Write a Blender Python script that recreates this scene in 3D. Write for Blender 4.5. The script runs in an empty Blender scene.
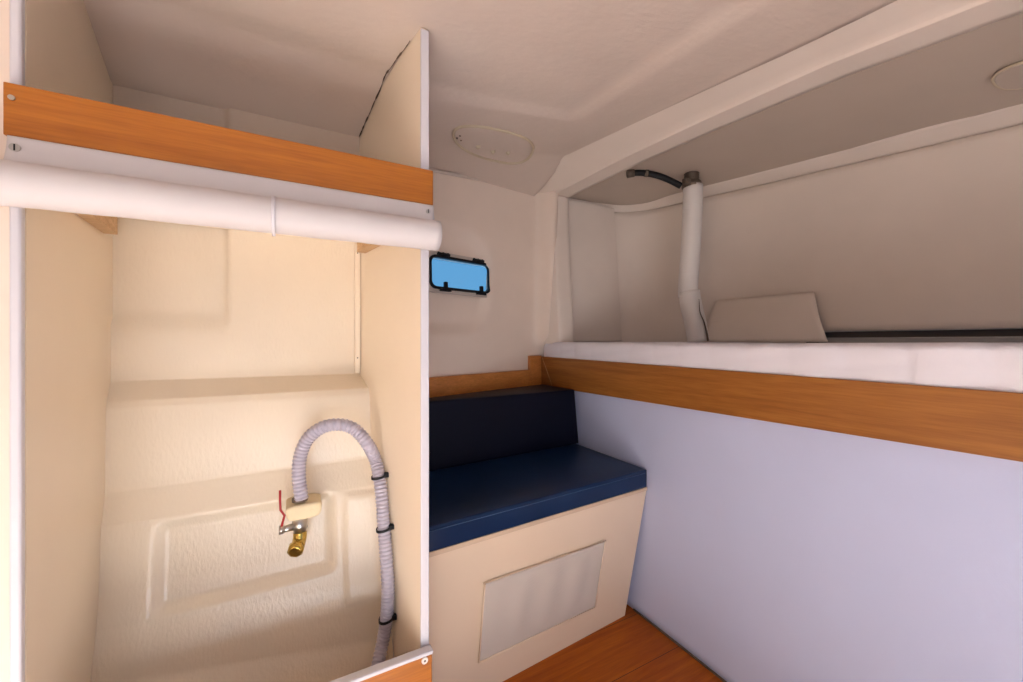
import bpy, bmesh, math, random
from mathutils import Vector, Matrix
random.seed(4)
C = bpy.context.scene
COL = C.collection
Yf = .783
EYE = 0.95                      # eye height above the cabin sole
YAW = math.radians(28.4)
CA, SA = math.cos(YAW), math.sin(YAW)
F = 400.0

# ---------------------------------------------------------------- camera, world, light, exposure
cam_d = bpy.data.cameras.new('camera'); cam = bpy.data.objects.new('camera', cam_d); COL.objects.link(cam)
cam.location = (0, 0, EYE); cam.rotation_euler = (math.pi/2, 0, -YAW)
cam_d.sensor_width = 36.0; cam_d.lens = F/1023*36.0; cam_d.clip_start = 0.02
C.camera = cam
w = bpy.data.worlds.new('world'); C.world = w; w.use_nodes = True
bg = w.node_tree.nodes['Background']; bg.inputs['Strength'].default_value = 1.0
_N = w.node_tree.nodes; _tc = _N.new('ShaderNodeTexCoord'); _sx = _N.new('ShaderNodeSeparateXYZ'); _cr = _N.new('ShaderNodeValToRGB')
w.node_tree.links.new(_tc.outputs['Generated'], _sx.inputs[0]); w.node_tree.links.new(_sx.outputs['Y'], _cr.inputs['Fac'])
_cr.color_ramp.elements[0].position = 0.0; _cr.color_ramp.elements[0].color = (0.36, 0.41, 0.50, 1)    # hazy quay side
_cr.color_ramp.elements[1].position = 0.6; _cr.color_ramp.elements[1].color = (0.15, 0.40, 0.70, 1)    # open blue water side
w.node_tree.links.new(_cr.outputs['Color'], bg.inputs['Color'])
C.view_settings.view_transform = 'Standard'; C.view_settings.look = 'None'
C.view_settings.gamma = 1.0; C.view_settings.use_curve_mapping = False
C.view_settings.exposure = 0.0

def area(name, loc, target, sx, sy, power, col):
    d = bpy.data.lights.new(name, 'AREA'); d.shape = 'RECTANGLE'; d.size = sx; d.size_y = sy
    d.energy = power; d.color = col
    o = bpy.data.objects.new(name, d); COL.objects.link(o); o.location = loc
    o.rotation_euler = (Vector(target)-Vector(loc)).to_track_quat('-Z', 'Y').to_euler()
    return o
# daylight through the companionway behind the camera, and through the hatch above the sole
area('companionway_daylight', (-0.30, -1.30, 0.34), (0.3, 1.0, 0.75), 0.9, 0.5, 11, (0.95, 0.95, 1.0))
hd = area('hatch_daylight', (-0.28, -0.22, 1.43), (-0.26, -0.12, 0.0), 0.45, 0.35, 30, (0.93, 0.96, 1.0))
hd.data.spread = math.radians(62)

# ---------------------------------------------------------------- helpers
def R(px, py, x=None, y=None, z=None, Y=None):
    """where the sight line through a measured point of the photo meets a real plane of the cabin"""
    d = (px-511.5)/F; e = (341-py)/F
    rx = d*CA+SA; ry = CA-d*SA
    if x is not None: t = x/rx
    elif y is not None: t = y/ry
    elif z is not None: t = z/e
    else: t = Y
    return Vector((rx*t, ry*t, EYE+e*t))
def V(x, y, zr): return Vector((x, y, EYE+zr))     # zr: height relative to the eye
def origin_of(parent):
    v = Vector((0, 0, 0))
    while parent is not None: v += parent.location; parent = parent.parent
    return v
def mk(name, verts, faces, mat, parent=None, smooth=False, bevel=0, seg=2, origin=None, solid=0, sub=0, off=-1):
    me = bpy.data.meshes.new(name)
    vs = [Vector(v) for v in verts]
    if origin is None:
        lo = [min(v[i] for v in vs) for i in range(3)]; hi = [max(v[i] for v in vs) for i in range(3)]
        origin = Vector(((lo[0]+hi[0])/2, (lo[1]+hi[1])/2, lo[2]))
    origin = Vector(origin)
    me.from_pydata([tuple(v-origin) for v in vs], [], faces)
    bm = bmesh.new(); bm.from_mesh(me)
    if not solid: bmesh.ops.recalc_face_normals(bm, faces=bm.faces)
    bm.to_mesh(me); bm.free()
    me.materials.append(mat)
    o = bpy.data.objects.new(name, me); COL.objects.link(o)
    o.location = origin - origin_of(parent)
    if parent is not None: o.parent = parent
    if solid:
        m = o.modifiers.new('thickness', 'SOLIDIFY'); m.thickness = solid; m.offset = off
    if bevel:
        m = o.modifiers.new('bevel', 'BEVEL'); m.width = bevel; m.segments = seg; m.limit_method = 'ANGLE'; m.angle_limit = math.radians(40)
    if sub:
        m = o.modifiers.new('sub', 'SUBSURF'); m.levels = sub; m.render_levels = sub
    if smooth or bevel:
        for p in me.polygons: p.use_smooth = True
        if not smooth:
            try:
                me.set_sharp_from_angle(angle=math.radians(35))
            except Exception: pass
    return o
HF = [(0,1,2,3),(7,6,5,4),(0,4,5,1),(1,5,6,2),(2,6,7,3),(3,7,4,0)]
def hexa(name, p, mat, parent=None, **k): return mk(name, p, HF, mat, parent, **k)
def box(name, a, b, mat, parent=None, **k):
    (x0,y0,z0),(x1,y1,z1) = a, b
    return hexa(name, [(x0,y0,z0),(x1,y0,z0),(x1,y1,z0),(x0,y1,z0),(x0,y0,z1),(x1,y0,z1),(x1,y1,z1),(x0,y1,z1)], mat, parent, **k)
def extrude(name, poly, vec, mat, parent=None, **k):
    n = len(poly); vec = Vector(vec)
    vs = [Vector(p) for p in poly]; vs += [v+vec for v in vs]
    fs = [tuple(range(n)), tuple(range(2*n-1, n-1, -1))] + [(i, (i+1)%n, (i+1)%n+n, i+n) for i in range(n)]
    return mk(name, vs, fs, mat, parent, **k)
def catmull(P, n):
    P = [Vector(p) for p in P]; Q = [2*P[0]-P[1]]+P+[2*P[-1]-P[-2]]; out = []
    for i in range(len(P)-1):
        a, b, c, d = Q[i:i+4]
        for k in range(n):
            t = k/n
            out.append(0.5*((2*b)+(-a+c)*t+(2*a-5*b+4*c-d)*t*t+(-a+3*b-3*c+d)*t**3))
    out.append(P[-1]); return out
def tube(name, pts, rad, mat, parent=None, seg=16, cap=True, rf=None, **k):
    pts = [Vector(p) for p in pts]; vs = []; fs = []; N = len(pts); L = 0
    up = None
    for i, p in enumerate(pts):
        t = (pts[min(i+1,N-1)]-pts[max(i-1,0)]).normalized()
        if i: L += (p-pts[i-1]).length
        if up is None:
            up = Vector((0,0,1)) if abs(t.z) < 0.9 else Vector((1,0,0))
        s = t.cross(up).normalized(); up = s.cross(t).normalized()
        r = rad[i] if isinstance(rad, (list, tuple)) else rad
        if rf: r = rf(L, r)
        for j in range(seg):
            a = 2*math.pi*j/seg
            vs.append(p + s*math.cos(a)*r + up*math.sin(a)*r)
    for i in range(N-1):
        for j in range(seg):
            fs.append((i*seg+j, i*seg+(j+1)%seg, (i+1)*seg+(j+1)%seg, (i+1)*seg+j))
    if cap: fs.append(tuple(range(seg))[::-1]); fs.append(tuple((N-1)*seg+j for j in range(seg)))
    o = mk(name, vs, fs, mat, parent, **k)
    for p in o.data.polygons: p.use_smooth = len(p.vertices) == 4
    return o
def cyl(name, a, b, r, mat, parent=None, seg=20, **k): return tube(name, [a, b], r, mat, parent, seg=seg, **k)
def grid(name, fn, nu, nv, mat, parent=None, **k):
    vs = [fn(i/nu, j/nv) for j in range(nv+1) for i in range(nu+1)]
    fs = [(j*(nu+1)+i, j*(nu+1)+i+1, (j+1)*(nu+1)+i+1, (j+1)*(nu+1)+i) for j in range(nv) for i in range(nu)]
    return mk(name, vs, fs, mat, parent, smooth=True, **k)
def empty(name, loc, label, cat, group=None):
    o = bpy.data.objects.new(name, None); COL.objects.link(o); o.location = loc; o.empty_display_size = 0.05
    return tag(o, label, cat, group)
def tag(o, label, cat, group=None):
    o['label'] = label; o['category'] = cat
    if group: o['group'] = group
    return o
def struct(o, label=None, cat=None):
    o['kind'] = 'structure'
    if label: o['label'] = label; o['category'] = cat
    return o
def lerp(a, b, t): return a+(b-a)*t
def ss(a, b, x):
    t = max(0, min(1, (x-a)/(b-a))); return t*t*(3-2*t)
def interp(tab, t):
    if t <= tab[0][0]: return tab[0][1]
    for (a, va), (b, vb) in zip(tab, tab[1:]):
        if t <= b: return va+(vb-va)*(t-a)/(b-a)
    return tab[-1][1]
def rounded(w, h, r, n=6):
    out = []
    for cx, cy, a0 in ((w-r, h-r, 0), (-w+r, h-r, 90), (-w+r, -h+r, 180), (w-r, -h+r, 270)):
        for k in range(n+1):
            a = math.radians(a0+90*k/n); out.append((cx+r*math.cos(a), cy+r*math.sin(a)))
    return out

# ---------------------------------------------------------------- materials
def new_mat(name):
    m = bpy.data.materials.new(name); m.use_nodes = True
    return m, m.node_tree, m.node_tree.nodes['Principled BSDF']
def paint(name, col, rough=0.45, bump=0.3, scale=(40, 40, 40), dist=0.002, var=0.05, rough_var=0.0, spec=0.5, big=0.0, metal=0.0):
    m, nt, b = new_mat(name); N = nt.nodes; L = nt.links
    tc = N.new('ShaderNodeTexCoord'); mp = N.new('ShaderNodeMapping'); mp.inputs['Scale'].default_value = scale
    L.new(tc.outputs['Object'], mp.inputs[0])
    n1 = N.new('ShaderNodeTexNoise'); n1.inputs['Scale'].default_value = 1; n1.inputs['Detail'].default_value = 4
    L.new(mp.outputs[0], n1.inputs['Vector'])
    n2 = N.new('ShaderNodeTexNoise'); n2.inputs['Scale'].default_value = 5; n2.inputs['Detail'].default_value = 3
    L.new(tc.outputs['Object'], n2.inputs['Vector'])
    r = N.new('ShaderNodeValToRGB'); r.color_ramp.elements[0].position = 0.3; r.color_ramp.elements[1].position = 0.7
    r.color_ramp.elements[0].color = tuple(c*(1-var) for c in col)+(1,); r.color_ramp.elements[1].color = tuple(min(1, c*(1+var)) for c in col)+(1,)
    L.new(n2.outputs['Fac'], r.inputs['Fac']); L.new(r.outputs['Color'], b.inputs['Base Color'])
    b.inputs['Roughness'].default_value = rough; b.inputs['Metallic'].default_value = metal
    b.inputs['Specular IOR Level'].default_value = spec
    if bump:
        bp = N.new('ShaderNodeBump'); bp.inputs['Strength'].default_value = bump; bp.inputs['Distance'].default_value = dist
        if big:
            mx = N.new('ShaderNodeMath'); mx.operation = 'MULTIPLY_ADD'; mx.inputs[1].default_value = big
            L.new(n2.outputs['Fac'], mx.inputs[0]); L.new(n1.outputs['Fac'], mx.inputs[2]); L.new(mx.outputs[0], bp.inputs['Height'])
        else: L.new(n1.outputs['Fac'], bp.inputs['Height'])
        L.new(bp.outputs[0], b.inputs['Normal'])
    return m
def wood(name, c0, c1, scale, rough=0.35, dark=None):
    m, nt, b = new_mat(name); N = nt.nodes; L = nt.links
    tc = N.new('ShaderNodeTexCoord'); mp = N.new('ShaderNodeMapping'); mp.inputs['Scale'].default_value = scale
    L.new(tc.outputs['Object'], mp.inputs[0])
    n = N.new('ShaderNodeTexNoise'); n.inputs['Scale'].default_value = 1; n.inputs['Detail'].default_value = 6; n.inputs['Distortion'].default_value = 0.6
    L.new(mp.outputs[0], n.inputs['Vector'])
    r = N.new('ShaderNodeValToRGB'); e = r.color_ramp.elements
    e[0].position = 0.3; e[0].color = (*c0, 1); e[1].position = 0.68; e[1].color = (*c1, 1)
    L.new(n.outputs['Fac'], r.inputs['Fac'])
    mp2 = N.new('ShaderNodeMapping'); mp2.inputs['Scale'].default_value = tuple(s*4 for s in scale); L.new(tc.outputs['Object'], mp2.inputs[0])
    n2 = N.new('ShaderNodeTexNoise'); n2.inputs['Scale'].default_value = 1.3; n2.inputs['Detail'].default_value = 3; L.new(mp2.outputs[0], n2.inputs['Vector'])
    r2 = N.new('ShaderNodeValToRGB'); r2.color_ramp.elements[0].position = 0.35; r2.color_ramp.elements[0].color = (0.80, 0.76, 0.70, 1); r2.color_ramp.elements[1].position = 0.6; r2.color_ramp.elements[1].color = (1, 1, 1, 1)
    L.new(n2.outputs['Fac'], r2.inputs['Fac'])
    mx = N.new('ShaderNodeMixRGB'); mx.blend_type = 'MULTIPLY'; mx.inputs[0].default_value = 0.7
    L.new(r.outputs['Color'], mx.inputs[1]); L.new(r2.outputs['Color'], mx.inputs[2])
    L.new(mx.outputs[0], b.inputs['Base Color'])
    b.inputs['Roughness'].default_value = rough
    return m, nt, b, mx
def weave(name, col, freq=420, rough=0.8, bump=0.5, dist=0.0006, var=0.04, stretch=(1,1,1)):
    """woven cloth: two crossed fine waves plus soft wrinkles"""
    m, nt, b = new_mat(name); N = nt.nodes; L = nt.links
    tc = N.new('ShaderNodeTexCoord'); hs = []
    for rot in ((0, 0.785, 0.785), (0, -0.785, -0.785)):
        mp = N.new('ShaderNodeMapping'); mp.inputs['Rotation'].default_value = rot; L.new(tc.outputs['Object'], mp.inputs[0])
        wv = N.new('ShaderNodeTexWave'); wv.inputs['Scale'].default_value = freq/6.28; wv.inputs['Distortion'].default_value = 0.6; wv.inputs['Detail'].default_value = 1
        L.new(mp.outputs[0], wv.inputs['Vector']); hs.append(wv)
    a = N.new('ShaderNodeMath'); a.operation = 'MULTIPLY'; L.new(hs[0].outputs['Fac'], a.inputs[0]); L.new(hs[1].outputs['Fac'], a.inputs[1])
    n2 = N.new('ShaderNodeTexNoise'); n2.inputs['Scale'].default_value = 4; n2.inputs['Detail'].default_value = 3; L.new(tc.outputs['Object'], n2.inputs['Vector'])
    r = N.new('ShaderNodeValToRGB'); r.color_ramp.elements[0].position = 0.3; r.color_ramp.elements[1].position = 0.7
    r.color_ramp.elements[0].color = tuple(c*(1-var) for c in col)+(1,); r.color_ramp.elements[1].color = tuple(min(1, c*(1+var)) for c in col)+(1,)
    L.new(n2.outputs['Fac'], r.inputs['Fac']); L.new(r.outputs['Color'], b.inputs['Base Color'])
    bp = N.new('ShaderNodeBump'); bp.inputs['Strength'].default_value = bump; bp.inputs['Distance'].default_value = dist
    L.new(a.outputs[0], bp.inputs['Height']); L.new(bp.outputs[0], b.inputs['Normal'])
    b.inputs['Roughness'].default_value = rough; b.inputs['Specular IOR Level'].default_value = 0.3
    return m
GEL = (0.68, 0.57, 0.495)
M = {}
M['hull'] = paint('glossy cream hull paint', (0.87, 0.75, 0.59), 0.20, 0.5, (190, 190, 70), 0.0018, 0.03, big=1.2)
M['locker'] = paint('cream locker board', (0.90, 0.775, 0.61), 0.38, 0.15, (60, 60, 20), 0.001, 0.02)
M['gel'] = paint('ceiling gelcoat', GEL, 0.40, 0.55, (40, 90, 90), 0.002, 0.03, big=2)
M['hullwall'] = paint('painted hull side', (0.86, 0.72, 0.61), 0.5, 0.25, (50, 50, 50), 0.0015, 0.03, big=2)
M['bunkwall'] = paint('bunk lining vinyl', (0.80, 0.70, 0.62), 0.55, 0.15, (60, 60, 60), 0.001, 0.03)
M['white'] = paint('white vinyl', (0.66, 0.62, 0.62), 0.6, 0.2, (200, 200, 60), 0.0006, 0.02)
M['trim'] = paint('white painted trim', (0.70, 0.68, 0.72), 0.4, 0.1, (30, 30, 30), 0.001, 0.02)
M['seatbox'] = paint('cream seat panel', (0.86, 0.68, 0.50), 0.38, 0.1, (50, 50, 50), 0.001, 0.02)
M['cloth'] = weave('white bunk side fabric', (0.56, 0.61, 0.84), 560, 0.8, 0.3, 0.0005, 0.02)
M['sheet'] = weave('white mattress cover', (0.80, 0.78, 0.85), 900, 0.85, 0.4, 0.0004, 0.02)
M['panelcloth'] = weave('off white panel cloth', (0.66, 0.58, 0.50), 800, 0.75, 0.4, 0.0004, 0.04)
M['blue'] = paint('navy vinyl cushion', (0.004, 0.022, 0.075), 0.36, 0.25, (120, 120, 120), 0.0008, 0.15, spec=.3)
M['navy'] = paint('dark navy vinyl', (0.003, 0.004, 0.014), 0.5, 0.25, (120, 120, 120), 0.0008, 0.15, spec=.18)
M['seam'] = paint('pale stitching', (0.05, 0.10, 0.20), 0.7, 0, var=0.1)
M['woodx'] = wood('cherry board grain along x', (0.38, 0.115, 0.010), (0.50, 0.165, 0.016), (3, 60, 60))[0]
M['woody'] = wood('cherry board grain along y', (0.28, 0.100, 0.020), (0.40, 0.155, 0.032), (60, 3, 60))[0]
M['pale'] = wood('raw plywood batten', (0.50, 0.30, 0.15), (0.68, 0.45, 0.25), (10, 40, 90), 0.6)[0]
M['rail'] = wood('cherry ledge', (0.55, 0.20, 0.045), (0.70, 0.28, 0.075), (3, 40, 60))[0]
M['ply'] = paint('plywood edge', (0.70, 0.52, 0.36), 0.6, 0.2, (8, 8, 400), 0.0005, 0.1)
M['black'] = paint('black rubber', (0.008, 0.008, 0.010), 0.5, 0.1, var=0.1, spec=.25)
M['steel'] = paint('stainless steel', (0.55, 0.53, 0.50), 0.28, 0.1, metal=1.0)
M['dullsteel'] = paint('greyed clamp metal', (0.17, 0.13, 0.10), 0.5, 0.8, (120, 120, 120), 0.004, 0.4, metal=0.6)
M['brass'] = paint('brass', (0.62, 0.43, 0.11), 0.25, 0.1, metal=1.0)
M['red'] = paint('red plastic grip', (0.42, 0.02, 0.02), 0.4, 0)
M['hose'] = paint('lavender grey pvc hose', (0.47, 0.44, 0.53), 0.3, 0, var=0.06)
M['foam'] = paint('cream sealing pad', (0.84, 0.70, 0.46), 0.7, 0.6, (60, 60, 60), 0.004, 0.06)
M['caulk'] = paint('dark caulk', (0.12, 0.08, 0.055), 0.8, 0.6, (150, 150, 150), 0.004, 0.5)
M['slot'] = paint('grey trim in bunk', (0.30, 0.29, 0.28), 0.6, 0.1)
M['sleeve'] = paint('white vinyl sleeve', (0.72, 0.68, 0.65), 0.5, 0.3, (60, 60, 30), 0.001, 0.03)
M['plastic'] = paint('white plastic cap', (0.85, 0.80, 0.74), 0.35, 0)
# cabin sole: boards with dark seams parallel to x
m, nt, b, mxn = wood('cabin sole boards', (0.34, 0.070, 0.001), (0.50, 0.125, 0.003), (3, 45, 45), 0.35); b.inputs['Specular IOR Level'].default_value = 0.25
tc = nt.nodes.new('ShaderNodeTexCoord'); sx = nt.nodes.new('ShaderNodeSeparateXYZ'); nt.links.new(tc.outputs['Object'], sx.inputs[0])
md = nt.nodes.new('ShaderNodeMath'); md.operation = 'MODULO'; md.inputs[1].default_value = 0.17
ad = nt.nodes.new('ShaderNodeMath'); ad.operation = 'ADD'; ad.inputs[1].default_value = 10.034
nt.links.new(sx.outputs['Y'], ad.inputs[0]); nt.links.new(ad.outputs[0], md.inputs[0])
gt = nt.nodes.new('ShaderNodeMath'); gt.operation = 'GREATER_THAN'; gt.inputs[1].default_value = 0.0022; nt.links.new(md.outputs[0], gt.inputs[0])
mm = nt.nodes.new('ShaderNodeMixRGB'); mm.inputs[1].default_value = (0.10, 0.03, 0.008, 1)
nt.links.new(gt.outputs[0], mm.inputs[0]); nt.links.new(mxn.outputs[0], mm.inputs[2]); nt.links.new(mm.outputs[0], b.inputs['Base Color'])
M['sole'] = m
# port glass: tinted acrylic with a blue sea and sky beyond
m, nt, b = new_mat('blue tinted port glass')
b.inputs['Base Color'].default_value = (0.82, 0.93, 0.98, 1); b.inputs['Roughness'].default_value = 0.08
b.inputs['Transmission Weight'].default_value = 1.0; b.inputs['IOR'].default_value = 1.1
M['glass'] = m

# ---------------------------------------------------------------- the cabin shell
XB = 1.055                                     # plane of the bunk side wall
struct(box('floor', (-1.0, -1.6, -0.03), (1.15, 1.15, 0.0), M['sole'], origin=(0, 0, 0)))

def xl(y): return -0.318-0.0708*(y-0.783)      # locker inner left face
def xd(y): return 0.22-0.1826*(y-0.783)        # divider inner face
# hull behind the locker, profile measured at its left and its right corner (y, height relative to eye)
PL = [(1.15,.62),(1.15,.30),(1.15,-.068),(1.148,-.085),(1.123,-.127),(1.118,-.140),(1.112,-.312),(1.108,-.326),(1.088,-.372),(1.086,-.388),(1.075,-.50),(1.060,-.56),(1.025,-.64),(0.94,-.76),(0.79,-.86)]
PR = [(1.15,.62),(1.15,.30),(1.15,-.072),(1.148,-.088),(1.078,-.121),(1.072,-.134),(1.056,-.295),(1.050,-.309),(1.030,-.356),(1.026,-.372),(1.005,-.50),(0.992,-.575),(0.965,-.70),(0.90,-.82),(0.79,-.90)]
def hull_fn(u, v):
    s = v*(len(PL)-1); i = min(int(s), len(PL)-2); t = s-i
    yl = lerp(PL[i][0], PL[i+1][0], t); yr = lerp(PR[i][0], PR[i+1][0], t)
    zl = lerp(PL[i][1], PL[i+1][1], t); zr = lerp(PR[i][1], PR[i+1][1], t)
    y = lerp(yl, yr, u); z = lerp(zl, zr, u); x = lerp(xl(y)-0.012, xd(y)+0.012, u)
    # moulded patches standing a little proud of the laminate
    y += 0.013*ss(-0.135, -0.150, x)*ss(0.044, 0.053, z)
    zt = lerp(-.392, -.372, (x+.245)/.32); zb = lerp(-.548, -.525, (x+.245)/.32)
    y += 0.014*ss(-.262, -.235, x)*ss(.088, .062, x)*ss(zb-.016, zb+.012, z)*ss(zt+.02, zt-.012, z)
    y -= 0.006*ss(.100, .108, x)*ss(-.62, -.60, z)*ss(-.36, -.38, z)
    return V(x, y, z)
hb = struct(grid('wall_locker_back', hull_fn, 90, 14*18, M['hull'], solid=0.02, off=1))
M['shelfshade'] = paint('hull colour darkened for shade above the shelf', (0.62, 0.50, 0.40), 0.6, 0.4, (60, 60, 60), 0.002, 0.04)  # shade of the shelf compartment put into the colour of its back wall
hb.data.materials.append(M['shelfshade'])
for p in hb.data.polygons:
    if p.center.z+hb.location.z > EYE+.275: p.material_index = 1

def ceil_z(x, y):
    b = .622 - .06*max(0, .75-y)
    tb = .641+.117*(y-.355)
    if y > 1.30: tb = min(tb, .7515-.07*ss(1.30, 1.58, y)+.0*x)
    k = max(0, min(1, (x-.20)/(.93-.20)))
    b = lerp(b, tb, k**1.15)
    b += .028*ss(.97, 1.45, y)*ss(.2, .35, x)*(1-k)
    # moulded centre panel sits higher than its border
    ins = ss(.765, .728, x)*ss(.995, .955, y)
    b += 0.014*ins - .013
    if x < .22: b -= max(0, min(1, (y-.985)/.165))*.058*ss(.22, .19, x)
    return b
def ceil_fn(u, v):
    x = lerp(-0.75, 0.97, u); y = lerp(-0.20, 1.75, v)
    return V(x, y, ceil_z(x, y))
struct(grid('ceiling', ceil_fn, 90, 110, M['gel'], solid=0.02, off=1))

# hull side beyond the seat: stands on the ledge, shallow moulded oval round the port
HB = [(0.05, 1.303), (0.435, 1.432), (1.05, 1.640), (1.20, 1.655)]
HT = [(0.05, 1.390), (0.454, 1.470), (0.905, 1.565), (1.05, 1.590), (1.20, 1.60)]
def side_fn(u, v):
    x = lerp(0.05, 1.12, u); z = lerp(-0.70, .72, v)
    yb = interp(HB, x); yt = interp(HT, x)
    t = (z+.13)/(.66+.13); y = lerp(yb, yt, max(0, t))
    # port recess
    dx = (x-.50)/.215; dz = (z-.24)/.20; r = (abs(dx)**3+abs(dz)**3)**(1/3)
    y += 0.030*ss(1.15, .82, r)
    # fillet into the bunk post
    y -= 0.075*ss(.96, 1.05, x)**2*ss(-.06, 0.03, z)*ss(1.10, 1.062, x)
    return V(x, y, z)
struct(grid('wall_hull', side_fn, 100, 110, M['hullwall'], solid=0.02, off=-1))
# crease moulding where side meets deck head
cr = [V(x, interp(HT, x)-.006, lerp(.641, .688, (x-.454)/.451)) for x in (.2, .454, .68, .905)]
struct(tube('trim_1', catmull(cr, 6), 0.006, M['gel'], seg=10))

M['mat'] = weave('pale cream bounce mat', (0.82, 0.74, 0.67), 300, 0.9, 0.4)  # unseen mat, added to throw the hatch light back up into the cabin
tag(box('bounce_mat', (-0.95, -0.62, 0.0), (0.50, 0.42, 0.008), M['mat'], bevel=.003), 'added pale cream mat, unseen behind the viewpoint, bouncing hatch light upward', 'mat')
# bunk side wall: fabric lined
def bw(u, v):
    y = lerp(-1.2, 1.66, u); z = lerp(0.0, 0.85, v)
    return Vector((XB+0.0015*math.sin(y*9+z*3)+0.001*math.sin(z*14+y*5), y, z))
struct(grid('wall_bunk_side', bw, 80, 30, M['cloth'], solid=0.02, off=1), 'white woven fabric lining on the wall below the bunk', 'wall lining')
struct(box('baseboard_bunk', (XB-.006, -1.2, 0.0), (XB+.004, 1.04, 0.004), M['caulk'], bevel=.001))

# header beam and post framing the bunk opening: one profile swept round the corner
LOW = [(1.50, .678), (1.10, .667), (.773, .647), (.4545, .621), (.213, .586), (-.3, .50), (-.6, .44)]
TOPE = [(1.60, .93, .688), (1.52, .93, .702), (1.44, .93, .728), (1.36, .93, .748), (1.28, .93, .748), (.355, .93, .641), (-.6, .93, .529)]
def at_y(tab, y, k):
    t = sorted((r[0], r[k]) for r in tab); return interp(t, y)
def beam(u, v):
    y = lerp(1.60, -0.55, u)
    lo = at_y(LOW, y, 1); tx = at_y(TOPE, y, 1); tz = at_y(TOPE, y, 2)
    prof = [(tx-.03, tz+.012), (tx, tz-.002), (tx+.012, tz-.008), (XB-.007, lo+.007), (XB-.001, lo+.0005), (XB+.008, lo+.0005), (XB+.088, lo+.003), (XB+.092, lo+.03)]
    s = v*(len(prof)-1); i = min(int(s), len(prof)-2); t = s-i
    return V(lerp(prof[i][0], prof[i+1][0], t), y, lerp(prof[i][1], prof[i+1][1], t))
M['beam'] = paint('beam gelcoat', (0.80, 0.70, 0.62), 0.4, 0.15, (30, 30, 30), 0.0015, 0.02, big=2)
struct(grid('trim_2', beam, 80, 28, M['beam'], solid=0.015, off=1), 'pale moulded beam running over the bunk opening', 'beam')
PY = [(-.012, 1.50), (.2, 1.515), (.5, 1.535), (.69, 1.545)]
def post(u, v):
    z = lerp(-.012, .70, v); py = interp(PY, z)
    xo = lerp(1.058, 1.052, v)
    prof = [(xo-.034, py+.125), (xo-.020, py+.06), (xo-.006, py+.012), (xo, py), (xo+.012, py-.004), (xo+.086, py-.002), (xo+.092, py+.006), (xo+.095, py+.12)]
    s = u*(len(prof)-1); i = min(int(s), len(prof)-2); t = s-i
    return V(lerp(prof[i][0], prof[i+1][0], t), lerp(prof[i][1], prof[i+1][1], t), z)
struct(grid('trim_3', post, 28, 20, M['beam']), 'pale moulded post at the far end of the bunk opening', 'post')

# bunk recess: deck head, end wall curving into the long hull side
def bceil(y): return interp([(-.6, .47), (.28, .605), (1.2, .70), (1.8, .705)], y)
def bplan(s):   # plan curve of the recess wall, s 0..1
    P = [(1.13, 1.62), (1.35, 1.605), (1.50, 1.57), (1.585, 1.49), (1.64, 1.38), (1.68, 1.25), (1.70, 1.10), (1.705, .8), (1.705, .3), (1.705, -.55)]
    i = min(int(s*(len(P)-1)), len(P)-2); t = s*(len(P)-1)-i
    a, b_, c, d = P[max(i-1, 0)], P[i], P[i+1], P[min(i+2, len(P)-1)]
    q = lambda k: 0.5*((2*b_[k])+(-a[k]+c[k])*t+(2*a[k]-5*b_[k]+4*c[k]-d[k])*t*t+(-a[k]+3*b_[k]-3*c[k]+d[k])*t**3)
    return q(0), q(1)
def bwall(u, v):
    x, y = bplan(u); zt = bceil(y)+.005
    zb = .035*ss(.95, .75, y) - .12*ss(.75, .95, y)
    z = lerp(zb, zt-.03, v)
    bul = 0.02*math.sin(math.pi*v)*ss(1.3, 1.0, y)
    return V(x+bul, y, z)
struct(grid('wall_bunk', bwall, 90, 24, M['bunkwall'], solid=0.02, off=-1))
def cove(u, v):
    x, y = bplan(u); zt = bceil(y)
    a = v*math.pi/2; w_ = lerp(.0, 1, ss(.30, .50, u))*.055+.008
    nx, ny = (-1, 0) if u > .55 else (-ss(.1, .55, u), -(1-ss(.1, .55, u))-.001)
    return V(x+nx*w_*(v), y+ny*w_*(v), zt-.028+.036*v)
struct(grid('trim_4', cove, 90, 6, M['beam'], solid=0.006, off=-1))
def bc(u, v):
    x = lerp(1.140, 1.76, u); y = lerp(-.55, 1.72, v); return V(x, y, max(bceil(y)+.006, at_y(LOW, y, 1)+.012))
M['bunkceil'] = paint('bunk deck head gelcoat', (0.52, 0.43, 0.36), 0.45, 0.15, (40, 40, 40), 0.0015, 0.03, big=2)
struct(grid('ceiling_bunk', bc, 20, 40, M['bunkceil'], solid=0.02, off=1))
# hidden base carrying the mattress, and the slot along the hull
M['dark'] = paint('dark brown slot backing', (0.10, 0.08, 0.07), 0.8, 0.2)  # even dark brown for the back of the slot
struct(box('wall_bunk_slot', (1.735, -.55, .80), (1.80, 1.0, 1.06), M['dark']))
struct(box('trim_5', (1.655, -.55, .80), (1.69, .74, .95+.012), M['slot'], bevel=.004))

# aft end of the cabin, behind the camera
struct(box('wall_aft', (-1.0, -1.62, 0), (-0.85, -1.6, 1.6), M['seatbox']))
struct(box('wall_locker_front', (-1.0, Yf-.004, 0), (R(8, 300, y=Yf-.004).x+.004, Yf+.02, 1.6), M['hullwall']))
struct(box('wall_left', (-1.02, -1.6, 0), (-1.0, .80, 1.6), M['seatbox']))

# ---------------------------------------------------------------- locker
locker = empty('storage_locker', (-.05, .80, .0), 'open cream painted locker with orange wooden top board and plywood divider', 'locker')
Yf = .783
z0, z1 = 0.02, EYE+.60
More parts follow.
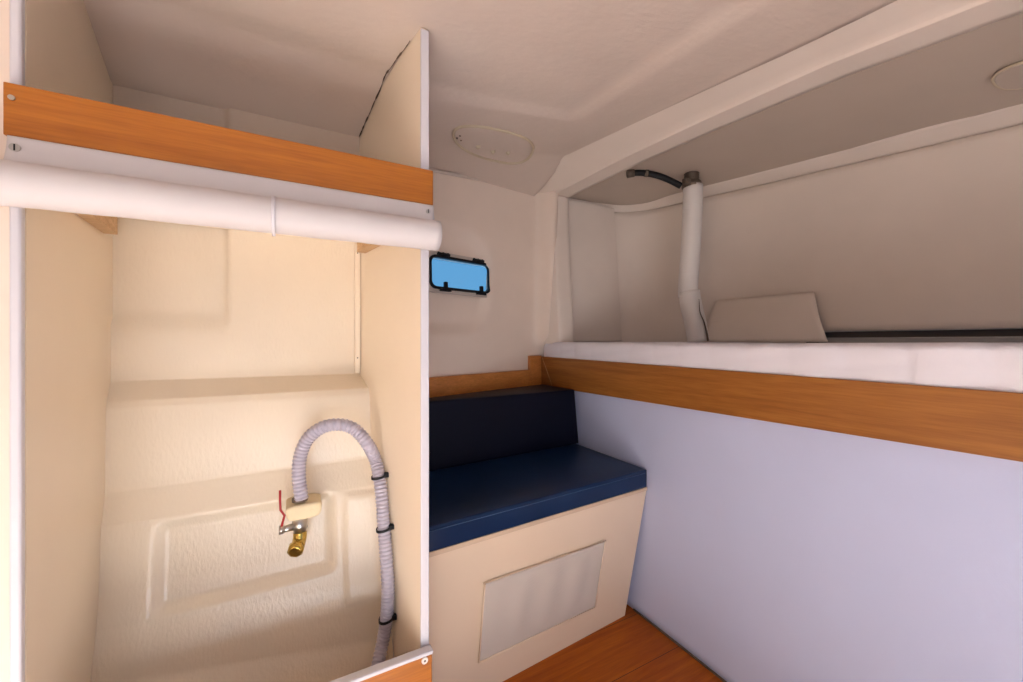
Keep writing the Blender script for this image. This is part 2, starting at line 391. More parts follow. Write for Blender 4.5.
# left side panel
hexa('side_panel', [(xl(Yf)-.03,Yf,z0),(xl(Yf),Yf,z0),(xl(1.17),1.17,z0),(xl(1.17)-.03,1.17,z0),
     (xl(Yf)-.03,Yf,EYE+.622),(xl(Yf),Yf,EYE+.622),(xl(1.17),1.17,EYE+.60),(xl(1.17)-.03,1.17,EYE+.60)], M['locker'], locker)
# divider
dp = [(xd(Yf), Yf+.002, z0), (xd(1.36), 1.36, z0), (xd(1.36), 1.36, EYE+.60)]
dp += [(xd(y), y, EYE+ceil_z(.19, y)+.001) for y in (1.15, 1.08, .985, .88, Yf+.002)]
dv = extrude('divider_panel', dp, (.0135, 0, 0), M['locker'], locker, bevel=.0015)
edge = box('edge_trim', (xd(Yf)-.002, Yf-.004, z0), (xd(Yf)+.015, Yf+.002, EYE+.618), M['trim'], dv, bevel=.002); 
# ragged caulk bead along the divider head
cp = [V(xd(y)-.002, y, ceil_z(.19, y)-.001-.001*math.sin(y*90)) for y in [.83+.315*k/40 for k in range(41)]]
tube('caulk_bead', cp, [0.0006+.0018*random.random()**2 for _ in cp], M['caulk'], dv, seg=8)
# stile at the left
st = box('stile', (R(8, 300, y=Yf-.012).x, Yf-.012, 0.0), (-.318, Yf, EYE+.622), M['trim'], locker, bevel=.003)
# shelf
shelf = hexa('shelf', [(xl(Yf),Yf+.012,EYE+.262),(xd(Yf),Yf+.012,EYE+.262),(xd(1.15),1.15,EYE+.264),(xl(1.15),1.15,EYE+.264),
     (xl(Yf),Yf+.012,EYE+.276),(xd(Yf),Yf+.012,EYE+.276),(xd(1.15),1.15,EYE+.278),(xl(1.15),1.15,EYE+.278)], M['locker'], locker)
fb = box('front_board', (R(2.5, 100, y=Yf-.024).x, Yf-.024, EYE+.2645), (.237, Yf-.004, EYE+.3325), M['woodx'], locker, bevel=.0015)
def screw(name, c, r, parent, nrm=(0,-1,0), mat=None, slot=True):
    n = Vector(nrm).normalized(); mat = mat or M['steel']
    s_ = cyl(name, c, c+n*.0025, r, mat, parent, seg=18)
    if slot:
        t = n.cross(Vector((0, 0, 1))).normalized()
        hexa('slot', [c+n*.0024+t*a+Vector((0,0,bb)) for a, bb in ((-r*.15,-r*.8),(r*.15,-r*.8),(r*.15,r*.8),(-r*.15,r*.8))]+[c+n*.0029+t*a+Vector((0,0,bb)) for a, bb in ((-r*.15,-r*.8),(r*.15,-r*.8),(r*.15,r*.8),(-r*.15,r*.8))], M['black'], parent)
    return s_
pc = R(12, 98, y=Yf-.024); screw('screw', pc, .0032, fb, slot=False)
# wooden cleats under the shelf
for side, zc in (('l', .2165), ('r', .229)):
    f = (lambda y, o: xl(y)+o) if side == 'l' else (lambda y, o: xd(y)-o)
    hexa('cleat', [V(f(yy, o), yy, zz) for zz in (zc, .2615) for yy, o in ((.85, 0), (.85, .022), (1.10, .022), (1.10, 0))], M['pale'], locker, bevel=.001)
# corner batten
bt = hexa('corner_batten', [V(xd(1.14)-.014,1.138,-.085),V(xd(1.14)-.001,1.138,-.085),V(xd(1.15)-.001,1.150,-.085),V(xd(1.15)-.014,1.150,-.085),
               V(xd(1.14)-.014,1.138,.262),V(xd(1.14)-.001,1.138,.262),V(xd(1.15)-.001,1.150,.262),V(xd(1.15)-.014,1.150,.262)], M['locker'], locker, bevel=.001)
for zz in (.235, -.045): cyl('screw', V(xd(1.14)-.008,1.1375,zz), V(xd(1.14)-.008,1.1365,zz), .0018, M['dullsteel'], bt, seg=10)
# lower sill
sb = box('sill_board', (-.345, Yf-.024, 0.0), (.2345, Yf-.010, EYE-.609), M['woodx'], locker, bevel=.0015)
box('sill_trim', (-.345, Yf-.0265, EYE-.609), (.2365, Yf-.008, EYE-.601), M['trim'], sb, bevel=.002)
c = R(424.5, 660, y=Yf-.024); cyl('screw_cap', c, c+Vector((0,-.003,0)), .0062, M['plastic'], sb, seg=20); cyl('cap_recess', c+Vector((0,-.003,0)), c+Vector((0,-.0035,0)), .002, M['dullsteel'], sb, seg=12)

# rolled curtain
rc = empty('rolled_curtain', (-.05, Yf-.05, EYE+.17), 'white vinyl curtain rolled up below the orange board of the locker', 'curtain')
yr = Yf-.046; RR = .0288
pts = []; n = 60
for i in range(n+1):
    t = i/n; x = lerp(-.385, .2385, t); pts.append(V(x, yr, lerp(.1935, .1995, t)+.001*math.sin(t*5)))
def spiral_roll():
    vs = []; fs = []; seg = 110; turns = 3.3
    for i in range(n+1):
        for j in range(seg+1):
            a = 2*math.pi*turns*j/seg; rr = lerp(.008, RR, j/seg)*(1+.012*math.sin(i*.7+a))
            p = pts[i]; ph = math.pi*0.5 - 2*math.pi*turns + a
            vs.append((p.x, p.y+rr*math.cos(ph)*-1, p.z+rr*math.sin(ph)))
    for i in range(n):
        for j in range(seg): fs.append((i*(seg+1)+j, i*(seg+1)+j+1, (i+1)*(seg+1)+j+1, (i+1)*(seg+1)+j))
    return vs, fs
vs, fs = spiral_roll()
mk('roll', vs, fs, M['white'], rc, smooth=True, solid=.0016, off=0)
def flap(u, v):
    x = lerp(R(5, 140, y=Yf-.03).x, .237, u); z = lerp(.2635, .220, v)
    
    y = Yf-.0255-.012*v*v - .0018*math.sin(u*21)*v
    return V(x, y, z)
fl = grid('flap', flap, 60, 8, M['white'], rc, solid=.0014, off=0)
# seam where the two lengths of vinyl are joined
def strap(u, v):
    a = lerp(-.35, 1.02, v)*math.pi
    return V(lerp(R(271, 200, y=yr-.03).x, R(275, 200, y=yr-.03).x, u), yr-math.sin(a)*(RR+.0018) if True else 0, .1975+math.cos(a)*(RR+.0018))
grid('strap', strap, 3, 24, M['trim'], rc, solid=.001, off=0)
for px, py, r_ in ((15.5, 148, .0052), (428, 211.5, .0042)):
    c = R(px, py, y=Yf-.028); screw('screw', c, r_, fl)

# ---------------------------------------------------------------- hose, ties, valve
def hull_pt(px, py, lift=0.0):
    """nearest hull point along the sight line"""
    best = None
    for k in range(0, 300):
        y = 0.80+k*.0013; p = R(px, py, y=y)
        zr = p.z-EYE
        yl = interp(sorted((z, yy) for yy, z in PL), zr); yr_ = interp(sorted((z, yy) for yy, z in PR), zr)
        u = (p.x-xl(y))/(xd(y)-xl(y)); hy = lerp(yl, yr_, u)
        if abs(hy-y) < .0015: best = p; break
    best = best or R(px, py, y=1.02)
    return best+Vector((0, -lift, 0))
hr = .0155
def dv_pt(px, py, off=.018):
    # point on the plane lying off the divider's inner face
    best = None
    for k in range(600):
        y = .78+k*.0006; p = R(px, py, y=y)
        if p.x >= xd(y)-off: best = p; break
    return best
hp = [R(301.5, 499, y=.995), R(299, 478, y=.998), R(300, 458, y=1.0), R(307, 440, y=.995), R(321, 428, y=.985), R(338, 424.5, y=.975), R(354, 429, y=.970), R(367, 443, y=.960),
      dv_pt(375, 459, .020), dv_pt(379, 476), dv_pt(382, 500), dv_pt(384, 528), dv_pt(386.5, 560), dv_pt(388, 590), dv_pt(386.5, 618), dv_pt(382, 645, .028), dv_pt(376, 672, .052), dv_pt(368, 700, .075)]
def resample(P, d):
    out = [P[0]]; acc = 0
    for a, b_ in zip(P, P[1:]):
        L_ = (b_-a).length; pos = d-acc
        while pos <= L_: out.append(a.lerp(b_, pos/L_)); pos += d
        acc = (acc+L_) % d
    return out
def corr(L, r): return r*(1+0.07*math.sin(L*2*math.pi/.0082))
hose = tube('hose', resample(catmull(hp, 34), .00125), hr*.88, M['hose'], seg=20, rf=corr)
tag(hose, 'ribbed lavender grey hose arching from the brass valve down the locker divider', 'hose')
names = ['black cable tie on the hose, topmost of three', 'black cable tie halfway down the hose, beside the divider', 'black cable tie lowest on the hose, just above the sill']
for (px, py), nm in zip(((379, 476), (384, 528), (386.6, 618)), names):
    c = dv_pt(px, py); t = empty('cable_tie', c, nm, 'cable tie', 'cable ties holding the hose')
    loop = [c+Vector((math.cos(a)*(hr+.0005), math.sin(a)*(hr+.0005), .003*math.cos(a))) for a in [2*math.pi*k/28 for k in range(28)]]
    loop.append(loop[0])
    vs = []; fs = []
    for k, p in enumerate(loop[:-1]):
        rad = (p-c); rad.z = 0; rad.normalize()
        for dr, dz in ((-.0008, -.0025), (.0012, -.0025), (.0012, .0025), (-.0008, .0025)): vs.append(p+rad*dr+Vector((0, 0, dz)))
    K = 28
    for k in range(K):
        for q in range(4): fs.append((k*4+q, k*4+(q+1)%4, ((k+1)%K)*4+(q+1)%4, ((k+1)%K)*4+q))
    mk('strap', vs, fs, M['black'], t)
    box('mount', (c.x+hr*.6, c.y-.014, c.z-.002), (c.x+hr+.004, c.y-.004, c.z+.008), M['black'], t, bevel=.001)
# thin wire by the divider foot
wp = [dv_pt(390, 626, .004), dv_pt(393, 645, .003), dv_pt(394, 664, .003), dv_pt(395, 690, .003)]
tag(tube('wire', catmull(wp, 8), .0010, M['sleeve'], seg=8), 'thin pale wire hanging beside the foot of the hose', 'wire')

vc = R(300, 524, y=1.0)
valve = empty('ball_valve', vc, 'steel ball valve with red lever and brass elbow on the locker hull', 'valve')
vb = tube('valve_body', [vc+Vector((0,0,d)) for d in (-.022, -.020, -.012, -.011, .011, .012, .020, .030, .031, .040)],
     [.010, .0125, .0125, .0155, .0155, .0125, .0125, .0125, .0105, .0105], M['steel'], valve, seg=8)
cyl('stem', vc+Vector((-.012, -.004, -.002)), vc+Vector((-.036, -.006, -.002)), .0075, M['steel'], valve, seg=14)
cyl('stem_nut', vc+Vector((-.031, -.006, -.002)), vc+Vector((-.040, -.006, -.002)), .0095, M['steel'], valve, seg=6)
h0 = vc+Vector((-.036, -.008, .002)); 
hdl = tube('lever', [h0, R(284.5, 515.5, y=.99), R(280.5, 510, y=.985), R(280, 500, y=.985), R(280, 490.5, y=.985)], .0024, M['red'], valve, seg=10); hdl['label'] = 'red plastic coated lever'
ec = vc+Vector((0, -.002, -.030))
el = tube('elbow', catmull([vc+Vector((0,0,-.018)), ec+Vector((0,0,.004)), ec+Vector((-.002,-.004,-.006)), ec+Vector((-.005,-.018,-.011))], 6), .0138, M['brass'], valve, seg=18); el['label'] = 'brass elbow'
tube('elbow_collar', [ec+Vector((-.005,-.014,-.010)), ec+Vector((-.007,-.017,-.011)), ec+Vector((-.009,-.028,-.014)), ec+Vector((-.010,-.031,-.015))], [.0135, .0165, .0165, .012], M['brass'], valve, seg=8)
bmv = [];
pad = []
for k in range(40):
    a = 2*math.pi*k/40; ca, sa_ = math.cos(a), math.sin(a)
    pad.append(vc+Vector((.008+.035*math.copysign(abs(ca)**.6, ca)*(1+.05*math.sin(3*a)), .012, .030+.018*math.copysign(abs(sa_)**.6, sa_)*(1+.08*math.sin(2*a+1)))))
extrude('mounting_pad', [p+Vector((0,-.026,0)) for p in pad], (0, .075, 0), M['foam'], valve, bevel=.006, seg=3)
cyl('hose_clamp', vc+Vector((0,0,.052)), vc+Vector((0,0,.058)), hr+.0004, M['dullsteel'], valve, seg=20)

# ---------------------------------------------------------------- bench
bench = empty('bench_seat', (.65, 1.15, 0), 'cream bench box with a white fabric panel between locker and bunk', 'bench')
def fx(x, top): return (.918+.0771*(x-.277)) if top else (.975+.0771*(x-.277))    # front face y at top, at foot
xa, xbT, xbB = .245, 1.050, 1.003
zT = EYE-.507
def fp(x, t):      # point on the sloping front panel, t 0 foot .. 1 top
    return Vector((x, lerp(fx(x, 0), fx(x, 1), t), zT*t))
hexa('front_panel', [fp(xa,0), fp(xbB,0), fp(xbB,0)+Vector((0,.018,0)), fp(xa,0)+Vector((0,.018,0)), fp(xa,1), fp(xbT,1), fp(xbT,1)+Vector((0,.018,0)), fp(xa,1)+Vector((0,.018,0))], M['seatbox'], bench)
pl = hexa('seat_board', [Vector((xa,fx(xa,1)-.004,zT)), Vector((xbT,fx(xbT,1)-.004,zT)), Vector((xbT,1.40,zT)), Vector((xa,1.33,zT)),
      Vector((xa,fx(xa,1)-.004,zT+.012)), Vector((xbT,fx(xbT,1)-.004,zT+.012)), Vector((xbT,1.40,zT+.012)), Vector((xa,1.33,zT+.012))], M['ply'], bench, bevel=.001)
hexa('side_board', [fp(xbB,0)+Vector((-.015,.018,0)), fp(xbB,0)+Vector((0,.018,0)), Vector((xbB,1.38,0)), Vector((xbB-.015,1.38,0)),
      fp(xbT,1)+Vector((-.015,.018,0)), fp(xbT,1)+Vector((0,.018,0)), Vector((xbT,1.38,zT)), Vector((xbT-.015,1.38,zT))], M['seatbox'], bench)
# fabric panel in the front
def on_front(px, py):
    for k in range(2000):
        Yd = .8+k*.0005; p = R(px, py, Y=Yd); t = p.z/zT
        if p.y >= lerp(fx(p.x, 0), fx(p.x, 1), t): return p
TL, TR, BR, BL = on_front(484, 583), on_front(604, 541), on_front(594, 606), on_front(478, 661)
def fab(u, v):
    p = TL.lerp(TR, u).lerp(BL.lerp(BR, u), v)
    ed = min(u, 1-u)*6; ev = min(v, 1-v)*5; k = min(1, ed)*min(1, ev)
    return p+Vector((0, -.005-.0022*k*math.sin(u*26+v*1.5)-.0035*k, 0))
fbp = grid('fabric_panel', fab, 60, 24, M['panelcloth'], bench, solid=.0015, off=0); fbp['label'] = 'off white fabric panel'
def hem(u, v):
    p = TL.lerp(TR, u)+(BL.lerp(BR, u)-TL.lerp(TR, u))*(v*.05)
    return p+Vector((0, -.0075, 0.002))
cyl('top_cord', TL+Vector((-.004,-.006,.003)), TR+Vector((.004,-.006,.003)), .0016, M['ply'], fbp, seg=8)
for a, b_ in ((TL, BL), (TR, BR), (BL, BR)):
    cyl('hem', a+Vector((0,-.006,0)), b_+Vector((0,-.006,0)), .0022, M['seatbox'], fbp, seg=8)
for px, py in ((430.5, 593), ):
    pass

def cushion(name, quad_lo, quad_hi, mat, label, rnd=.014, puff=.010, parent=None):
    """upholstered block: eight corners, domed faces, rounded edges"""
    n = 14
    def P(u, v, t):
        lo = quad_lo[0].lerp(quad_lo[1], u).lerp(quad_lo[3].lerp(quad_lo[2], u), v)
        hi = quad_hi[0].lerp(quad_hi[1], u).lerp(quad_hi[3].lerp(quad_hi[2], u), v)
        return lo.lerp(hi, t)
    bm = bmesh.new(); bmesh.ops.create_cube(bm, size=1)
    bmesh.ops.subdivide_edges(bm, edges=bm.edges[:], cuts=n, use_grid_fill=True)
    cen = P(.5, .5, .5); vs = {}
    for v in bm.verts:
        u, w_, t = v.co.x+.5, v.co.y+.5, v.co.z+.5
        p = P(u, w_, t)
        nz = (P(.5,.5,1)-P(.5,.5,0)).normalized(); ny = (P(.5,1,.5)-P(.5,0,.5)).normalized()
        if t > .99: p += nz*puff*math.sin(math.pi*u)**.5*math.sin(math.pi*w_)**.5 if 0 < u < 1 and 0 < w_ < 1 else Vector((0,0,0))
        if w_ < .01: p -= ny*puff*.5*(math.sin(math.pi*min(1,max(0,u)))**.5*math.sin(math.pi*min(1,max(0,t)))**.5 if 0 < u < 1 and 0 < t < 1 else 0)
        v.co = p
    base = P(.5, .5, 0)
    verts = [v.co.copy() for v in bm.verts]; bm.verts.index_update()
    faces = [tuple(v.index for v in f.verts) for f in bm.faces]; bm.free()
    o = mk(name, verts, faces, mat, parent, smooth=True, bevel=0, origin=base)
    m = o.modifiers.new('bevel', 'BEVEL'); m.width = rnd; m.segments = 4; m.limit_method = 'ANGLE'; m.angle_limit = math.radians(50)
    return o
zc0, zc1 = zT+.013, EYE-.434
qx0, qx1 = .262, 1.046
def q4(z, ff=0.0): return [Vector((qx0, fx(qx0,1)-.006+ff, z)), Vector((qx1, fx(qx1,1)-.006+ff, z)), Vector((qx1, 1.375, z)), Vector((qx0, 1.31, z))]
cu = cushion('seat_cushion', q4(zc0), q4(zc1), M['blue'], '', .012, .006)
tag(cu, 'blue vinyl seat cushion lying flat on the cream bench', 'cushion')
sm = [Vector((x, fx(x,1)-.0085, zc1-.010)) for x in (qx0+.01, .5, .8, qx1-.012)]
tube('seam', sm, .0010, M['seam'], cu, seg=6)
# backrest
def by(x, z): return 1.288+.084*(x-.388)
b0 = EYE-.432; b1 = EYE-.2045
def lyy(x): return 1.432+.335*(x-.435)
lo = [Vector((.262, by(.262,0)-.002, b0+.003)), Vector((1.046, by(1.046,0)-.002, b0+.003)), Vector((1.046, by(1.046,0)+.14, b0+.003)), Vector((.262, by(.262,0)+.06, b0+.003))]
hi = [Vector((.262, by(.262,0)+.022, b1)), Vector((1.031, by(1.046,0)+.008, b1)), Vector((1.031, lyy(1.031)-.032, b1)), Vector((.262, lyy(.262)-.026, b1))]
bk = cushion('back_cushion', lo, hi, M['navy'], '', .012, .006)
tag(bk, 'dark navy backrest cushion standing at the back of the bench', 'cushion')

# ledge board above the backrest
led = empty('ledge_board', (.72, 1.5, EYE-.22), 'orange wooden ledge above the dark backrest, with taller end block', 'ledge')
def LQ(x0, x1, d0, d1, za, zb):
    return [Vector((x0, lyy(x0)+d0, za)), Vector((x1, lyy(x1)+d0, za)), Vector((x1, lyy(x1)+d1, za)), Vector((x0, lyy(x0)+d1, za)),
            Vector((x0, lyy(x0)+d0, zb)), Vector((x1, lyy(x1)+d0, zb)), Vector((x1, lyy(x1)+d1, zb)), Vector((x0, lyy(x0)+d1, zb))]
hexa('board', LQ(.14, 1.032, -.018, 0.0, EYE-.2235, EYE-.133), M['rail'], led, bevel=.0015)
hexa('end_block', LQ(.955, 1.0325, -.024, -.0005, EYE-.2225, EYE-.069), M['rail'], led, bevel=.0015)

# ---------------------------------------------------------------- bunk
bunk = empty('bunk', (1.3, .5, EYE-.2), 'raised bunk with long orange wooden leeboard along its front', 'bunk')
yn, yf_ = -.5, 1.632
def zt_(y): return EYE+lerp(-.0845, -.0735, (y-.18)/(1.638-.18))
def zb_(y): return EYE+lerp(-.196, -.2135, (y-.18)/(1.638-.18))
hexa('leeboard', [Vector((1.034,yn,zb_(yn))),Vector((1.052,yn,zb_(yn))),Vector((1.052,yf_,zb_(yf_))),Vector((1.034,yf_,zb_(yf_))),
                  Vector((1.034,yn,zt_(yn))),Vector((1.052,yn,zt_(yn))),Vector((1.052,yf_,zt_(yf_))),Vector((1.034,yf_,zt_(yf_)))], M['woody'], bunk, bevel=.002)
box('bunk_base', (1.078, yn, EYE-.118), (1.70, 1.60, EYE-.10), M['ply'], bunk)
a, b_ = R(542, 357, x=1.0335), R(552, 385.5, x=1.0335)
tube('joint_line', [a, a.lerp(b_, .5), b_], .0011, M['pale'], bunk, seg=6)

# mattress with quilted front
def mat_fn():
    vs = []; fs = []; ny, npf = 260, 26; y0, y1 = -.45, 1.622
    x0, x1 = 1.040, 1.64; zb, zt = EYE-.098, EYE-.005
    prof = []
    r = .015
    prof.append((x1, zb))
    prof.append((x0+.012, zb)); 
    for k in range(5):
        a = -math.pi/2-k*math.pi/8; prof.append((x0+r+r*math.cos(a), zb+r+r*math.sin(a)))
    for k in range(1, 6): prof.append((x0, lerp(zb+r, zt-r, k/6)))
    for k in range(7):
        a = math.pi-k*math.pi/12; prof.append((x0+r*1.3+r*1.3*math.cos(a), zt-r+r*math.sin(a)))
    for k in range(1, 7): prof.append((lerp(x0+r*1.3, x1-.02, k/6), zt))
    prof.append((x1, zt-.02))
    n = len(prof)
    for i in range(ny+1):
        y = lerp(y0, y1, i/ny); e = max(0, (y-(y1-.03))/.03); sc = math.sqrt(max(0, 1-e*e))
        w_ = abs(math.sin(y*math.pi/.105)); q = (1-w_**.35)                 # narrow vertical quilting grooves
        for k, (x, z) in enumerate(prof):
            fr = 1 if 6 <= k <= 22 else 0
            dx = (.0040*q + .0008*math.sin(z*160+y*22)+.0015*math.sin(y*37))*fr
            zz = z - .003*q*(1 if z > zt-.012 else 0)
            sag = .0015*math.sin(y*6)*(1 if z > zt-.03 else 0)
            vs.append((lerp(x1*.5+x0*.5, x, sc*.06+.94) + dx + (1-sc)*.012, y, lerp((zb+zt)/2, zz, .55+.45*sc)+sag))
    for i in range(ny):
        for k in range(n): fs.append((i*n+k, i*n+(k+1)%n, (i+1)*n+(k+1)%n, (i+1)*n+k))
    fs.append(tuple(range(n))); fs.append(tuple(ny*n+k for k in range(n))[::-1])
    return vs, fs
vs, fs = mat_fn()
mt = mk('mattress', vs, fs, M['sheet'], smooth=True)
tag(mt, 'white quilted mattress lying on the bunk behind the orange board', 'mattress')

# access panel on the end wall of the bunk recess
def pn(px, py, off): 
    p = R(px, py, y=1.60-off); return p
q = [pn(571, 340, .012), pn(622, 340, .024), pn(614.5, 208, .024), pn(568, 199.5, .012)]
q = [R(571, 341, y=1.585), R(622, 341, y=1.565), R(614.5, 208.5, y=1.565), R(568, 199.5, y=1.585)]
ap = extrude('access_panel', q, (0.002, .03, 0), M['bunkwall'], bevel=.003)
tag(ap, 'tall plain beige panel on the end wall of the bunk recess', 'panel')

# loose lining flap against the long hull side
def flp(u, v):
    a = R(716, 300, x=1.705); b_ = R(814, 292, x=1.706); c = R(828, 342, x=1.645); d = R(702, 342, x=1.635)
    p = a.lerp(b_, u).lerp(d.lerp(c, u), v)
    p.x -= .012*math.sin(math.pi*v)*(.3+.7*u) ; return p
fo = grid('lining_flap', flp, 24, 12, M['bunkwall'], solid=.003, off=0)
tag(fo, 'loose beige lining flap standing behind the mattress beside the white pipe', 'lining')

# sleeved pipe and clamp
pz = R(692, 190, Y=1.66)
pipe = empty('sleeved_pipe', R(698, 343, Y=1.66), 'white sleeved vertical pipe rising from the mattress to the bunk ceiling', 'pipe')
a1 = [R(693, 186, Y=1.66), R(692.5, 210, Y=1.66), R(690.5, 250, Y=1.66), R(688, 285, Y=1.66), R(688, 297, Y=1.66)]
tube('upper_sleeve', catmull(a1, 5), .0385, M['sleeve'], pipe, seg=24)
a2 = [R(689, 291, Y=1.655), R(691, 305, Y=1.655), R(695, 322, Y=1.655), R(698.5, 341.4, Y=1.655)]
tube('lower_sleeve', catmull(a2, 5), [.041]*4+[.042]*12, M['sleeve'], pipe, seg=24)
# dark open seam in the sleeve
sp = [R(699, 299, Y=1.605), R(700, 312, Y=1.605), R(704, 322, Y=1.605), R(706.5, 332, Y=1.605), R(708, 341, Y=1.605)]
tube('open_seam', catmull(sp, 5), [.001+.0035*k/20 for k in range(21)], M['caulk'], pipe, seg=8)
cl = R(691.5, 184, Y=1.66)
tube('clamp', [cl+Vector((0,0,d)) for d in (-.018, -.014, .006, .010)], [.034, .039, .037, .026], M['dullsteel'], pipe, seg=12)
ct = R(692, 172, Y=1.66)
tube('threaded_end', [cl+Vector((0,0,.008))]+[cl+Vector((0,0,.010+.0045*k)) for k in range(9)], [.024 if k % 2 else .030 for k in range(10)], M['dullsteel'], pipe, seg=16)
bp_ = cl+Vector((-.045, -.006, 0)); box('clamp_bolt', (cl.x-.062, cl.y-.022, cl.z-.012), (cl.x-.030, cl.y-.002, cl.z+.008), M['dullsteel'], pipe, bevel=.003)
cp = [R(629, 173.5, Y=1.66), R(640, 172.8, Y=1.655), R(655, 175, Y=1.65), R(668, 179.5, Y=1.645), R(681, 186, Y=1.64)]
cab = empty('black_cable', R(629, 173.5, Y=1.66), 'short black cable from the bunk ceiling to the pipe clamp', 'cable')
tube('cable_jacket', catmull(cp, 6), .0125, M['black'], cab, seg=14)
tube('gland', [R(627, 174, Y=1.66), R(634, 172.8, Y=1.657)], .0165, M['dullsteel'], cab, seg=12)
tube('ferrule', [R(645, 173, Y=1.654), R(648, 173.5, Y=1.653)], .0150, M['dullsteel'], cab, seg=12)

# ---------------------------------------------------------------- oval cover plates on the deck heads
def plate(name, cen, ax, ay, rx_, ry_, mat, label, cat, th=.004, ring=.005):
    cen = Vector(cen); ax = Vector(ax).normalized(); ay = Vector(ay).normalized(); nz = ax.cross(ay).normalized()
    if nz.z > 0: nz = -nz
    t = empty(name, cen, label, cat)
    def sq(a, k=1.0): 
        ca, sa_ = math.cos(a), math.sin(a); e = .8
        return cen+ax*rx_*k*math.copysign(abs(ca)**e, ca)+ay*ry_*k*math.copysign(abs(sa_)**e, sa_)
    n_ = 48
    extrude('cover', [sq(2*math.pi*k/n_, .95)+nz*.001 for k in range(n_)], nz*th, mat, t, bevel=.0015)
    rp = [sq(2*math.pi*k/n_)+nz*.002 for k in range(n_+1)]
    tube('sealant_rim', rp, ring, M['rim'], t, seg=8, cap=False)
    return t, nz
M['rim'] = paint('yellowed sealant', (0.60, 0.50, 0.36), 0.5, 0.6, (80, 80, 80), 0.003, 0.08)
# big oval above the seat: rides on the ceiling surface
cpt = None
def on_ceil(px, py):
    best = None
    for k in range(1200):
        p = R(px, py, Y=.6+k*.0012)
        if p.z-EYE >= ceil_z(p.x, p.y): return p
oc = on_ceil(495, 144); ol = on_ceil(456, 138); orr = on_ceil(534, 151); ob = on_ceil(495, 160); ot = on_ceil(495, 128)
cover = empty('oval_cover', oc, 'oval cover plate sealed to the ceiling above the bench', 'cover plate')
AX = (orr-ol)*.5; AY = (ob-ot)*.5; AX.z = AY.z = 0; mid = (orr+ol)*.25+(ob+ot)*.25
def ovp(a, k, d=0):
    ca, sa_ = math.cos(a), math.sin(a); e = .8
    p = mid+AX*k*math.copysign(abs(ca)**e, ca)+AY*k*math.copysign(abs(sa_)**e, sa_)
    return V(p.x, p.y, ceil_z(p.x, p.y)-d)
grid('cover', lambda u, v: ovp(2*math.pi*u, v*.97, .004 if v < .98 else 0), 48, 8, M['gel'], cover)
tube('sealant_rim', [ovp(2*math.pi*k/60, 1.0, .001) for k in range(61)], .0052, M['rim'], cover, seg=8, cap=False)
for px, py in ((478, 145), (493, 150), (508, 151)):
    c = on_ceil(px, py); tube('sealed_bolt', [c, c+Vector((0,0,-.010)), c+Vector((0,0,-.014))], [.010, .007, .003], M['rim'], cover, seg=12)
for px, py in ((457, 137), (460, 134.5), (461, 139)):
    c = on_ceil(px, py); tube('chip', [c+Vector((0,0,-.003)), c+Vector((0,0,-.0065))], [.004, .002], M['caulk'], cover, seg=7)
c = V(1.45, .232, bceil(.232)+.004)
plate('round_cover', c, (1, 0, 0), (0, 1, .09), .075, .055, M['bunkceil'], 'round cover plate on the bunk ceiling at the right edge', 'cover plate', ring=.003)

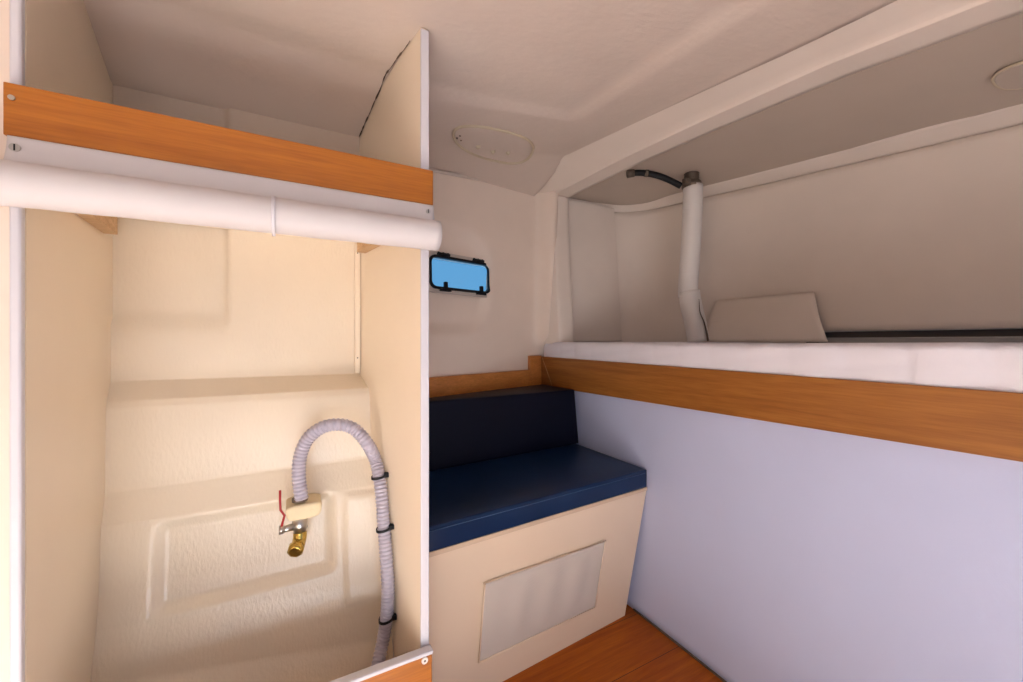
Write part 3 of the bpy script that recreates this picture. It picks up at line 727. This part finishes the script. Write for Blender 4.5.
# ---------------------------------------------------------------- port
def side_y(x, z):
    return interp(HB, x)+(interp(HT, x)-interp(HB, x))*max(0, (z+.13)/.79)+.030
A = R(432, 262, y=1.475); 
pcn = R(460.5, 275.5, y=1.475)
pcn.y = side_y(pcn.x, pcn.z-EYE)-.004
pcn = R(460.5, 275.5, y=pcn.y)
ux = Vector((1, .27, .0)).normalized(); uz = Vector((0.0, .06, 1)).normalized(); un = ux.cross(uz).normalized()
if un.y > 0: un = -un
port = empty('window_1', pcn, 'small rounded port with black frame and blue glass in the hull side', 'porthole')
port['kind'] = 'structure'
def ring(name, wo, ho, ro, wi, hi_, ri, d0, d1, mat, par):
    O = rounded(wo, ho, ro, 8); I = rounded(wi, hi_, ri, 8); n_ = len(O); vs = []
    for d in (d0, d1):
        for L_ in (O, I):
            for a, b_ in L_: vs.append(pcn+ux*a+uz*b_+un*d)
    fs = []
    for k in range(n_):
        j = (k+1) % n_
        fs += [(k, j, n_+j, n_+k), (2*n_+k, 3*n_+k, 3*n_+j, 2*n_+j), (k, 2*n_+k, 2*n_+j, j), (n_+k, n_+j, 3*n_+j, 3*n_+k)]
    return mk(name, vs, fs, mat, par)
k_ = pcn.length
W, H = .150, .0655
M['flange'] = paint('off white port flange', (0.60, 0.52, 0.46), 0.4, 0.1)
ring('flange', W+.016, H+.015, .036, W-.006, H-.006, .026, .000, .004, M['flange'], port)
ring('frame', W, H, .030, W-.0095, H-.0095, .022, -.004, .012, M['black'], port)
gl = extrude('pane', [pcn+ux*a+uz*b_+un*.003 for a, b_ in rounded(W-.012, H-.011, .021, 8)], un*-.005, M['glass'], port)
for a in (-.086, .086):
    hg = cyl('hinge', pcn+ux*(a-.026)+uz*(H+.004)+un*.012, pcn+ux*(a+.026)+uz*(H+.004)+un*.012, .0065, M['black'], port, seg=10)
    for d in (-.022, .0, .022):
        cyl('hinge_lug', pcn+ux*(a+d)+uz*(H+.001)+un*.002, pcn+ux*(a+d)+uz*(H+.011)+un*.012, .005, M['black'], port, seg=8)
for a in (-.084, .092):
    lt = empty_l = None
    vs = []
    for d in (.010, .022):
        for (p_, q_) in ((-.026, -.012), (.026, -.012), (.020, 0), (-.020, 0)): vs.append(pcn+ux*(a+p_)+uz*(-H+q_+.004)+un*d)
    lt = hexa('latch', vs, M['black'], port, bevel=.002)
    vs = []
    for d in (.012, .024):
        for (p_, q_) in ((-.008, 0), (.008, 0), (.007, .028), (-.007, .028)): vs.append(pcn+ux*(a+p_)+uz*(-H+q_)+un*d)
    hexa('handle', vs, M['black'], lt, bevel=.002)
# cut the hull behind the pane so daylight and the sea show through it
cut = extrude('port_opening', [pcn+ux*a+uz*b_+un*.03 for a, b_ in rounded(W-.008, H-.008, .024, 8)], un*-.12, M['flange'])
hw = bpy.data.objects['wall_hull']
md_ = hw.modifiers.new('opening', 'BOOLEAN'); md_.operation = 'DIFFERENCE'; md_.object = cut; md_.solver = 'EXACT'
bpy.context.view_layer.update()
dg = bpy.context.evaluated_depsgraph_get()
me = bpy.data.meshes.new_from_object(hw.evaluated_get(dg)); hw.modifiers.clear(); hw.data = me
bpy.data.objects.remove(cut)
